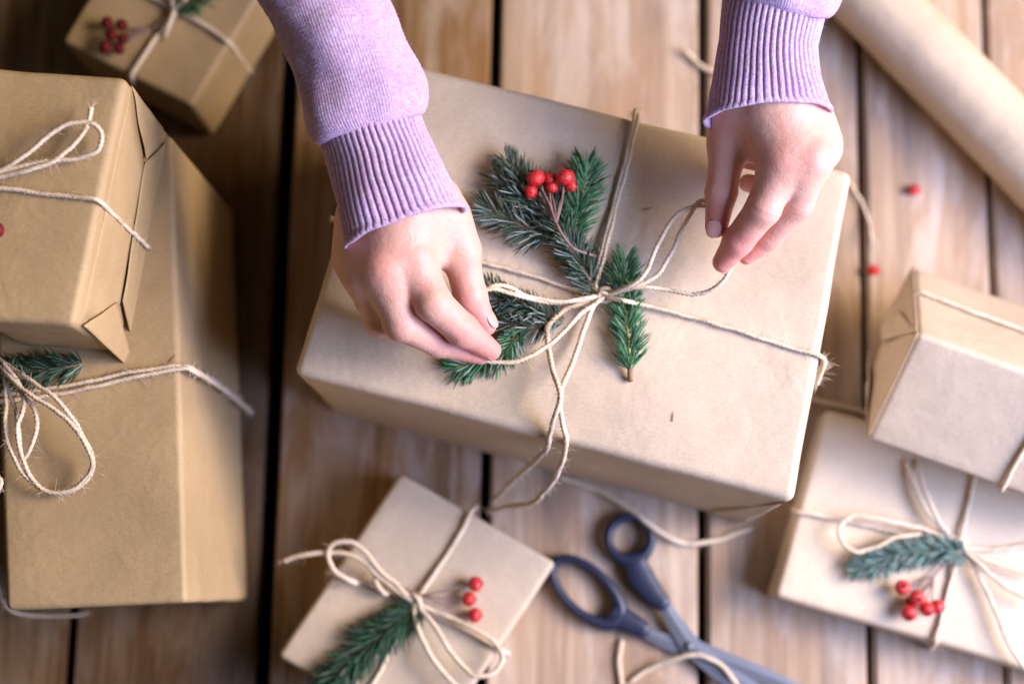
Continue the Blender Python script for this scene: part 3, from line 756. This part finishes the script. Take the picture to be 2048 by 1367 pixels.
mb = MB(); c = P(1376, 1290, 0); mb.tube([c+Vector((0, 0, .003)), c+Vector((0, 0, .0098))], .0032, 20, .002); mb.make('pivot_screw', STEEL, sc)

# ------------------------------------------------------------------ hands (implicit surface -> mesh)
def surface_nets(Fv, org, h):
    sx, sy, sz = Fv.shape; ins = Fv < 0
    c = np.zeros((sx-1, sy-1, sz-1), np.int8)
    for dx in (0, 1):
        for dy in (0, 1):
            for dz in (0, 1): c += ins[dx:sx-1+dx, dy:sy-1+dy, dz:sz-1+dz]
    act = (c > 0) & (c < 8); I = np.argwhere(act); idx = -np.ones(act.shape, np.int64); idx[act] = np.arange(len(I))
    acc = np.zeros((len(I), 3)); cnt = np.zeros(len(I))
    cor = [(a, b, d) for a in (0, 1) for b in (0, 1) for d in (0, 1)]
    for a in cor:
        for ax_ in range(3):
            if a[ax_] == 0:
                b = list(a); b[ax_] = 1
                fa = Fv[I[:, 0]+a[0], I[:, 1]+a[1], I[:, 2]+a[2]]; fb = Fv[I[:, 0]+b[0], I[:, 1]+b[1], I[:, 2]+b[2]]
                m = (fa < 0) != (fb < 0); t = np.where(m, fa/np.where(m, fa-fb, 1), 0)
                p = np.tile(np.array(a, float), (len(I), 1)); p[:, ax_] += t
                acc += p*m[:, None]; cnt += m
    V = (I+acc/cnt[:, None])*h+org; Q = []
    for ax_ in range(3):
        a, b = [(1, 2), (2, 0), (0, 1)][ax_]
        s0 = [slice(None)]*3; s1 = [slice(None)]*3; s0[ax_] = slice(0, -1); s1[ax_] = slice(1, None)
        i0 = ins[tuple(s0)]; i1 = ins[tuple(s1)]; E = np.argwhere(i0 != i1)
        ok = (E[:, a] > 0) & (E[:, b] > 0) & (E[:, a] < Fv.shape[a]-1) & (E[:, b] < Fv.shape[b]-1); E = E[ok]
        d = i0[tuple(E.T)]
        def g(da, db):
            e = E.copy(); e[:, a] -= da; e[:, b] -= db; return idx[tuple(e.T)]
        q = np.stack([g(1, 1), g(0, 1), g(0, 0), g(1, 0)], 1)
        q = np.where(d[:, None], q, q[:, ::-1]); Q.append(q)
    return V, np.concatenate(Q)
def smin(a, b, k):
    h = np.clip(.5+.5*(b-a)/k, 0, 1); return b*(1-h)+a*h-k*h*(1-h)
def build_hand(name, palm, fingers, parent, tips, creases, knuckles, h=.00085):
    allp = [p for pr in palm for p in pr[:2]]+[q[0] for f in fingers for q in f]
    A = np.array([tuple(p) for p in allp]); lo = A.min(0)-.018; hi = A.max(0)+.018
    n = np.ceil((hi-lo)/h).astype(int)+1
    X, Y, Z = [lo[i]+h*np.arange(n[i], dtype=np.float32) for i in range(3)]
    X = X.astype(np.float32)[:, None, None]; Y = Y.astype(np.float32)[None, :, None]; Z = Z.astype(np.float32)[None, None, :]
    def cap(a, b, r1, r2, fl=1.0):
        a = np.array(tuple(a), np.float32); b = np.array(tuple(b), np.float32); ba = b-a; l2 = float((ba*ba).sum())+1e-12
        px, py, pz = X-a[0], Y-a[1], Z-a[2]
        t = np.clip((px*ba[0]+py*ba[1]+pz*ba[2])/l2, 0, 1)
        dx, dy, dz = px-ba[0]*t, py-ba[1]*t, pz-ba[2]*t
        return np.sqrt(dx*dx+dy*dy+dz*dz)-(r1+(r2-r1)*t)
    pal = None
    for pr in palm:
        d = cap(pr[0], pr[1], pr[2], pr[3]); k = pr[4] if len(pr) > 4 else .012
        pal = d if pal is None else smin(pal, d, k)
    res = None
    for f in fingers:
        fd = None
        for i in range(len(f)-1):
            d = cap(f[i][0], f[i+1][0], f[i][1], f[i+1][1]); fd = d if fd is None else smin(fd, d, .0025)
        e = smin(pal, fd, .0075)
        res = e if res is None else smin(res, e, .0009)
    V, Q = surface_nets(res, lo, h)
    # keep the connected main body smooth
    E = np.concatenate([Q[:, [0, 1]], Q[:, [1, 2]], Q[:, [2, 3]], Q[:, [3, 0]]]); 
    deg = np.bincount(E.ravel(), minlength=len(V)).astype(float)
    for it in range(2):
        s = np.zeros_like(V)
        for k in range(3):
            s[:, k] = np.bincount(E[:, 0], V[E[:, 1], k], len(V))+np.bincount(E[:, 1], V[E[:, 0], k], len(V))
        V = V*.5+.5*s/deg[:, None]
    # vertex normals
    fn_ = np.cross(V[Q[:, 2]]-V[Q[:, 0]], V[Q[:, 3]]-V[Q[:, 1]]); N = np.zeros_like(V)
    for j in range(4): np.add.at(N, Q[:, j], fn_)
    N /= np.linalg.norm(N, axis=1)[:, None]+1e-12
    # skin creases: thin grooves round the joints on the outer side
    for c, axd, outd, wid, dep in creases:
        c = np.array(tuple(c)); a = np.array(tuple(Vector(axd).normalized())); o_ = np.array(tuple(Vector(outd).normalized()))
        d = V-c; s = d@a; lat = np.linalg.norm(d-np.outer(s, a), axis=1); fac = (N@o_ > .1)*(lat < wid)
        side_ = d@np.cross(a, o_)
        for off in (-.0024, 0, .0022):
            sc_ = s-off-side_**2*9*(1 if off >= 0 else -1)
            V -= N*(dep*np.exp(-(sc_/.00065)**2)*fac*np.clip(1-(lat/wid)**4, 0, 1)*(1 if off == 0 else .7))[:, None]
        V += N*(dep*.5*np.exp(-(s/.006)**2)*fac)[:, None]
    # skin tint: pinker at fingertips and knuckles
    base = np.array((.64, .39, .295)); pink = np.array((.68, .29, .24)); pal_ = np.array((.76, .53, .43)); w = np.zeros(len(V)); w2 = np.zeros(len(V))
    for p in tips: w += np.exp(-(np.linalg.norm(V-np.array(tuple(p)), axis=1)/.013)**2)
    for p in knuckles: w += .55*np.exp(-(np.linalg.norm(V-np.array(tuple(p)), axis=1)/.008)**2)
    w = np.clip(w, 0, 1)[:, None]; C = base*(1-w)+pink*w
    me = mesh(name, V.tolist(), Q.tolist())
    at = me.color_attributes.new('tint', 'FLOAT_COLOR', 'POINT'); at.data.foreach_set('color', np.concatenate([C, np.ones((len(V), 1))], 1).astype(np.float32).ravel())
    return link(name, me, SKIN, parent)
def J(x, y, zz, rpx): return (P(x, y, zz), PX(rpx, zz))
def nail(c, axd, nrm, wid, ln, parent, R=.0085):
    a = Vector(axd).normalized(); n_ = Vector(nrm); n_ = (n_-a*n_.dot(a)).normalized(); s_ = a.cross(n_); V = []; Fc = []; U = 12; W_ = 12
    for lay in (0, 1):
        for j in range(W_+1):
            for i in range(U+1):
                u = i/U*2-1; v = j/W_*2-1
                uu = u*math.sqrt(1-v*v*.5)*1.0; vv = v*math.sqrt(1-u*u*.42)
                x = uu*wid/2; y = vv*ln/2; zz = -(x*x)/(2*R)-(y*y)/(2*R*3.5)+(.0004 if lay else -.0006)
                V.append(c+s_*x+a*y+n_*zz)
    m = (U+1)*(W_+1)
    for j in range(W_):
        for i in range(U):
            q = [j*(U+1)+i, j*(U+1)+i+1, (j+1)*(U+1)+i+1, (j+1)*(U+1)+i]; Fc.append([m+k for k in q]); Fc.append(q[::-1])
    rim = [i for i in range(U+1)]+[(j+1)*(U+1)-1 for j in range(1, W_+1)]+[W_*(U+1)+i for i in range(U-1, -1, -1)]+[j*(U+1) for j in range(W_-1, 0, -1)]
    for k in range(len(rim)): p, q = rim[k], rim[(k+1) % len(rim)]; Fc.append([p, q, m+q, m+p])
    return link('fingernail', mesh('fingernail', V, Fc), NAIL, parent)

person = empty('person', P(1180, -250, .30)); tag(person, 'person in a lilac knitted sweater whose two hands tie the twine', 'person')
# --- the hand on the left
iM, iP, iD, iT = J(830, 520, .236, 41), J(866, 606, .234, 38), J(925, 660, .216, 34), J(982, 700, .200, 21)
mM, mP, mD, mT = J(768, 540, .240, 41), J(803, 645, .225, 37), J(875, 686, .206, 28), J(962, 712, .196, 17)
rM, rP, rD, rT = J(728, 548, .230, 36), J(760, 640, .206, 34), J(815, 662, .190, 24), J(870, 660, .184, 18)
pM, pP, pT = J(716, 528, .220, 32), J(738, 602, .196, 28), J(780, 640, .184, 18)
tC, tM, tI, tT = J(905, 432, .222, 33), J(920, 500, .216, 38), J(940, 592, .205, 34), J(972, 650, .197, 22)
Wl = J(795, 395, .243, 62); Wl2 = J(755, 290, .252, 58)
def c3(j, dz=0.0, dx=0, r=None): return (j[0]+Vector((0, 0, dz)))
palm = [(Wl2[0]-Vector((0,0,.004)), Wl[0]-Vector((0,0,.003)), .0135, .0145), (P(840, 400, .234), iM[0], .0140, .0100), (P(800, 400, .238), mM[0], .0140, .0104),
        (P(765, 405, .234), rM[0], .0140, .0102), (P(800, 530, .232), P(815, 570, .230), .0105, .0085), (P(800, 440, .236), P(800, 500, .234), .013, .011), (P(745, 540, .228), P(765, 590, .220), .0105, .0090), (P(742, 415, .232), pM[0], .0140, .0098), (P(875, 400, .228), tM[0], .0125, .0095, .010),
        (P(820, 470, .225), P(760, 490, .218), .014, .014), (P(870, 440, .222), P(850, 500, .222), .0125, .0100), (P(720, 440, .225), P(712, 500, .22), .0115, .0105)]
dn_ = Vector((0, 0, 1))
hl = build_hand('hand', palm, [[iM, iP, iD, iT], [mM, mP, mD, mT], [rM, rP, rD, rT], [pM, pP, pT], [tC, tM, tI, tT]], person,
    [iT[0], mT[0], tT[0], iD[0]], [(iP[0], iD[0]-iP[0]+iP[0]-iM[0], (0.15, .1, 1), .010, .0005), (mP[0], mD[0]-mP[0]+mP[0]-mM[0], (-.5, -.3, .8), .010, .0005), (tI[0], tT[0]-tM[0], (.7, .1, .7), .010, .0006), (iD[0], iT[0]-iP[0], (0, 0, 1), .008, .0003)],
    [iP[0], mP[0], tI[0], iM[0]+dn_*.01, mM[0]+dn_*.01])
nail(lerp(tI[0], tT[0], .86)+Vector((.0052, .001, .0040)), tT[0]-tI[0], (.8, .25, .65), .0078, .0115, hl)
nail(lerp(iD[0], iT[0], .88)+Vector((-.0015, -.0052, -.0008)), iT[0]-iD[0], (-.3, -.9, -.1), .0072, .0095, hl)
# --- the hand on the right
iM, iP, iD, iT = J(1562, 325, .237, 42), J(1526, 418, .227, 36), J(1476, 482, .211, 31), J(1446, 524, .200, 22)
mM, mP, mD, mT = J(1622, 316, .239, 41), J(1594, 408, .222, 33), J(1538, 474, .206, 26), J(1493, 513, .198, 17)
rM, rP, rD, rT = J(1642, 300, .228, 32), J(1600, 375, .203, 26), J(1540, 378, .190, 22), J(1496, 366, .186, 19)
pM, pP, pT = J(1645, 285, .216, 27), J(1612, 340, .196, 23), J(1498, 322, .186, 18)
tC, tM, tI, tT = J(1468, 225, .222, 36), J(1457, 285, .219, 38), J(1442, 388, .212, 32), J(1433, 452, .206, 24)
palm = [(P(1545, 60, .246), P(1540, 180, .238), .0130, .0145), (P(1505, 185, .237), iM[0], .0140, .0102), (P(1545, 180, .239), mM[0], .0140, .0104),
        (P(1580, 185, .235), rM[0], .0140, .0102), (P(1590, 320, .234), P(1578, 360, .228), .0105, .0085), (P(1550, 220, .238), P(1575, 280, .236), .013, .011), (P(1596, 205, .230), pM[0], .0125, .0096), (P(1470, 190, .232), tM[0], .0135, .0098, .010),
        (P(1560, 240, .225), P(1600, 270, .218), .014, .014), (P(1490, 230, .225), P(1525, 285, .225), .0130, .0100)]
hr = build_hand('hand', palm, [[iM, iP, iD, iT], [mM, mP, mD, mT], [rM, rP, rD, rT], [pM, pP, pT], [tC, tM, tI, tT]], person,
    [iT[0], mT[0], tT[0], iD[0]], [(iP[0], iD[0]-iM[0], (.1, .1, 1), .010, .0005), (mP[0], mD[0]-mM[0], (.5, 0, .8), .010, .0005), (tI[0], tT[0]-tM[0], (-.1, .1, 1), .010, .0006)],
    [iP[0], mP[0], tI[0], iM[0]+dn_*.01, mM[0]+dn_*.01])
nail(P(1427, 458, .2130), tT[0]-tI[0], (-.18, .12, 1), .0088, .0100, hr)
nail(lerp(iD[0], iT[0], .9)+Vector((.0025, -.0045, -.0005)), iT[0]-iD[0], (.45, -.8, .1), .0072, .0095, hr)

# ------------------------------------------------------------------ sleeves
def sleeve(cen, cuff_n, ribs, seed, rimcut):
    """cen: (px, py, z, half width px, height ratio) from the cuff edge up the arm; first cuff_n stations are ribbed cuff"""
    def station_curve(sub):
        pts = [P(a, b, c_) for a, b, c_, d, e in sub]; C = catmull(pts, .0011)
        # half widths interpolated along arc length
        ar = [0]
        for i in range(1, len(C)): ar.append(ar[-1]+(C[i]-C[i-1]).length)
        ks = []; 
        for p in pts: ks.append(ar[min(range(len(C)), key=lambda i: (C[i]-p).length)])
        ks[0] = 0; ks[-1] = ar[-1]
        w = np.interp(ar, ks, [PX(q[3], q[2]) for q in sub]); hgt = np.interp(ar, ks, [q[4] for q in sub])
        return C, ar, w, hgt
    out = []
    for part in (0, 1):
        sub = cen[:cuff_n] if part == 0 else cen[cuff_n-1:]
        C, ar, w, hg = station_curve(sub); T, _ = frames(C)
        seg = ribs*9 if part == 0 else 660
        if part == 1: step_i = 1
        else: step_i = 1
        ids = list(range(0, len(C), step_i));  ids = ids if ids[-1] == len(C)-1 else ids+[len(C)-1]
        rings = []
        if part == 0: rings = [(ids[min(len(ids)-1, k)], -.0022) for k in (10, 6, 3, 1)]+[(0, -.0020), (0, -.0008)]+[(i, 0) for i in ids]
        else:
            rings = [(ids[0], -.0045, .0010), (ids[0], -.0030, 0)]+[(i, 0, 0) for i in ids]
        V = []; Fc = []
        for rg in rings:
            i = rg[0]; off = rg[1]; sh_ = rg[2] if len(rg) > 2 else 0
            t = T[i]; s_ = t.cross(Vector((0, 0, 1))).normalized(); n_ = s_.cross(t).normalized()
            s_ = -s_ if s_.x < 0 else s_; n_ = n_ if n_.z > 0 else -n_
            for k in range(seg):
                a = 2*PI*k/seg+(.05*noise.noise(Vector((ar[i]*22, seed, 0)))+.022*noise.noise(Vector((k*.02, ar[i]*60, seed))) if part == 0 else 0); X = s_*math.cos(a)*w[i]+n_*math.sin(a)*w[i]*hg[i]; rad = X.normalized()
                r = off
                if part == 0:
                    ph = (k % 9)/9; q = abs(ph-.5)*2; prof = 1-q**4            # wide rib, narrow groove
                    fade = min(1, ar[i]/.005) if off == 0 else 0
                    r += (-.0021*(1-prof)*fade*(1+.5*noise.noise(Vector((k//9*1.7, ar[i]*40, seed)))))+(.0014*math.exp(-((ar[i]-.0016)/.0018)**2) if off == 0 else .0008)
                    r += .0016*noise.noise(Vector((math.cos(a)*1.3+seed, math.sin(a)*1.3, ar[i]*28)))
                    lat = .0010*noise.noise(Vector((a*2+seed, ar[i]*50, seed)))
                    shift = t*lat
                    cut = rimcut*(1-min(1, ar[i]/.035))*math.sin(a)
                    shift = shift+t*cut
                    V.append(C[i]+X+rad*r+shift)
                else:
                    L_ = ar[i]
                    q_ = L_+.0035*noise.noise(Vector((math.cos(a)*1.7, math.sin(a)*1.7, seed)))
                    blo = -.0012+.0036*(1-math.exp(-max(0, L_)/.0032))*(.30+.90*math.exp(-((q_-.008)/.011)**2)*(1+.7*noise.noise(Vector((math.cos(a)*1.1+seed*2, math.sin(a)*1.1, 3)))))
                    sh_ = -.0040*math.exp(-((L_-.003)/.006)**2)*(1+.8*noise.noise(Vector((math.cos(a)*1.4+seed, math.sin(a)*1.4, 7)))) if off == 0 else sh_
                    fold = .0050*noise.noise(Vector((math.cos(a)*.9+seed, math.sin(a)*.9+L_*10, L_*24)))+.0016*noise.noise(Vector((math.cos(a)*2.2, math.sin(a)*2.2+seed, L_*50)))
                    fold += .00016*math.cos(130*a)*(1+.5*noise.noise(Vector((a*9, L_*300, 1))))+.00012*math.cos(L_/.0021*2*PI+2.2*abs(math.sin(65*a)))
                    V.append(C[i]+X+rad*(r+blo+fold)+t*sh_)
        nr = len(rings)
        for i in range(nr-1):
            for k in range(seg): Fc.append((i*seg+k, i*seg+(k+1) % seg, (i+1)*seg+(k+1) % seg, (i+1)*seg+k))
        if part == 1: Fc.append(tuple((nr-1)*seg+k for k in range(seg)))
        out.append((V, Fc))
    sl = link('sleeve', mesh('sleeve', *out[1]), WOOL, person)
    cf = link('cuff', mesh('cuff', *out[0]), WOOL); cf.parent = sl; cf.matrix_parent_inverse = person.matrix_world.inverted().inverted() @ person.matrix_world.inverted()
    # stray wool fibres
    for (V, Fc), par, cnt in ((out[1], sl, 9000), (out[0], cf, 5000)):
        mb = MB(); nV = len(V)
        for _ in range(cnt):
            f = Fc[rng.integers(len(Fc)-1)]; p = (V[f[0]]+V[f[2]])/2; nm = (V[f[2]]-V[f[0]]).cross(V[f[3]]-V[f[1]])
            if nm.length == 0: continue
            nm.normalize(); d = (nm*.55+rv()*.8).normalized(); mb.sliver(p, d, d.cross(nm).normalized() if d.cross(nm).length > .01 else rv(), .00006, .0010+.0019*rng.random(), rv()*.0008)
        o = link('fuzz', mesh('fuzz', mb.V, mb.F), WOOL, None); o['kind'] = 'stuff'; o.parent = par; o.matrix_parent_inverse = par.matrix_world.inverted()
    return sl
bpy.context.view_layer.update()
sleeve([(812, 458, .240, 130, .60), (785, 380, .244, 119, .82), (757, 300, .248, 112, .84), (738, 245, .252, 110, .86), (712, 160, .260, 122, .76), (680, 70, .265, 130, .78), (645, -20, .270, 138, .80), (560, -220, .285, 150, .82), (470, -430, .30, 165, .85), (380, -640, .32, 190, .88)],
       4, 50, 1.3, .004)
sleeve([(1536, 236, .238, 129, .62), (1533, 165, .242, 113, .82), (1537, 85, .247, 103, .84), (1550, 8, .252, 108, .86), (1562, -50, .258, 118, .84), (1590, -140, .270, 135, .80), (1640, -330, .285, 150, .82), (1700, -560, .31, 180, .88)],
       4, 50, 4.7, .006)
bpy.context.view_layer.update()
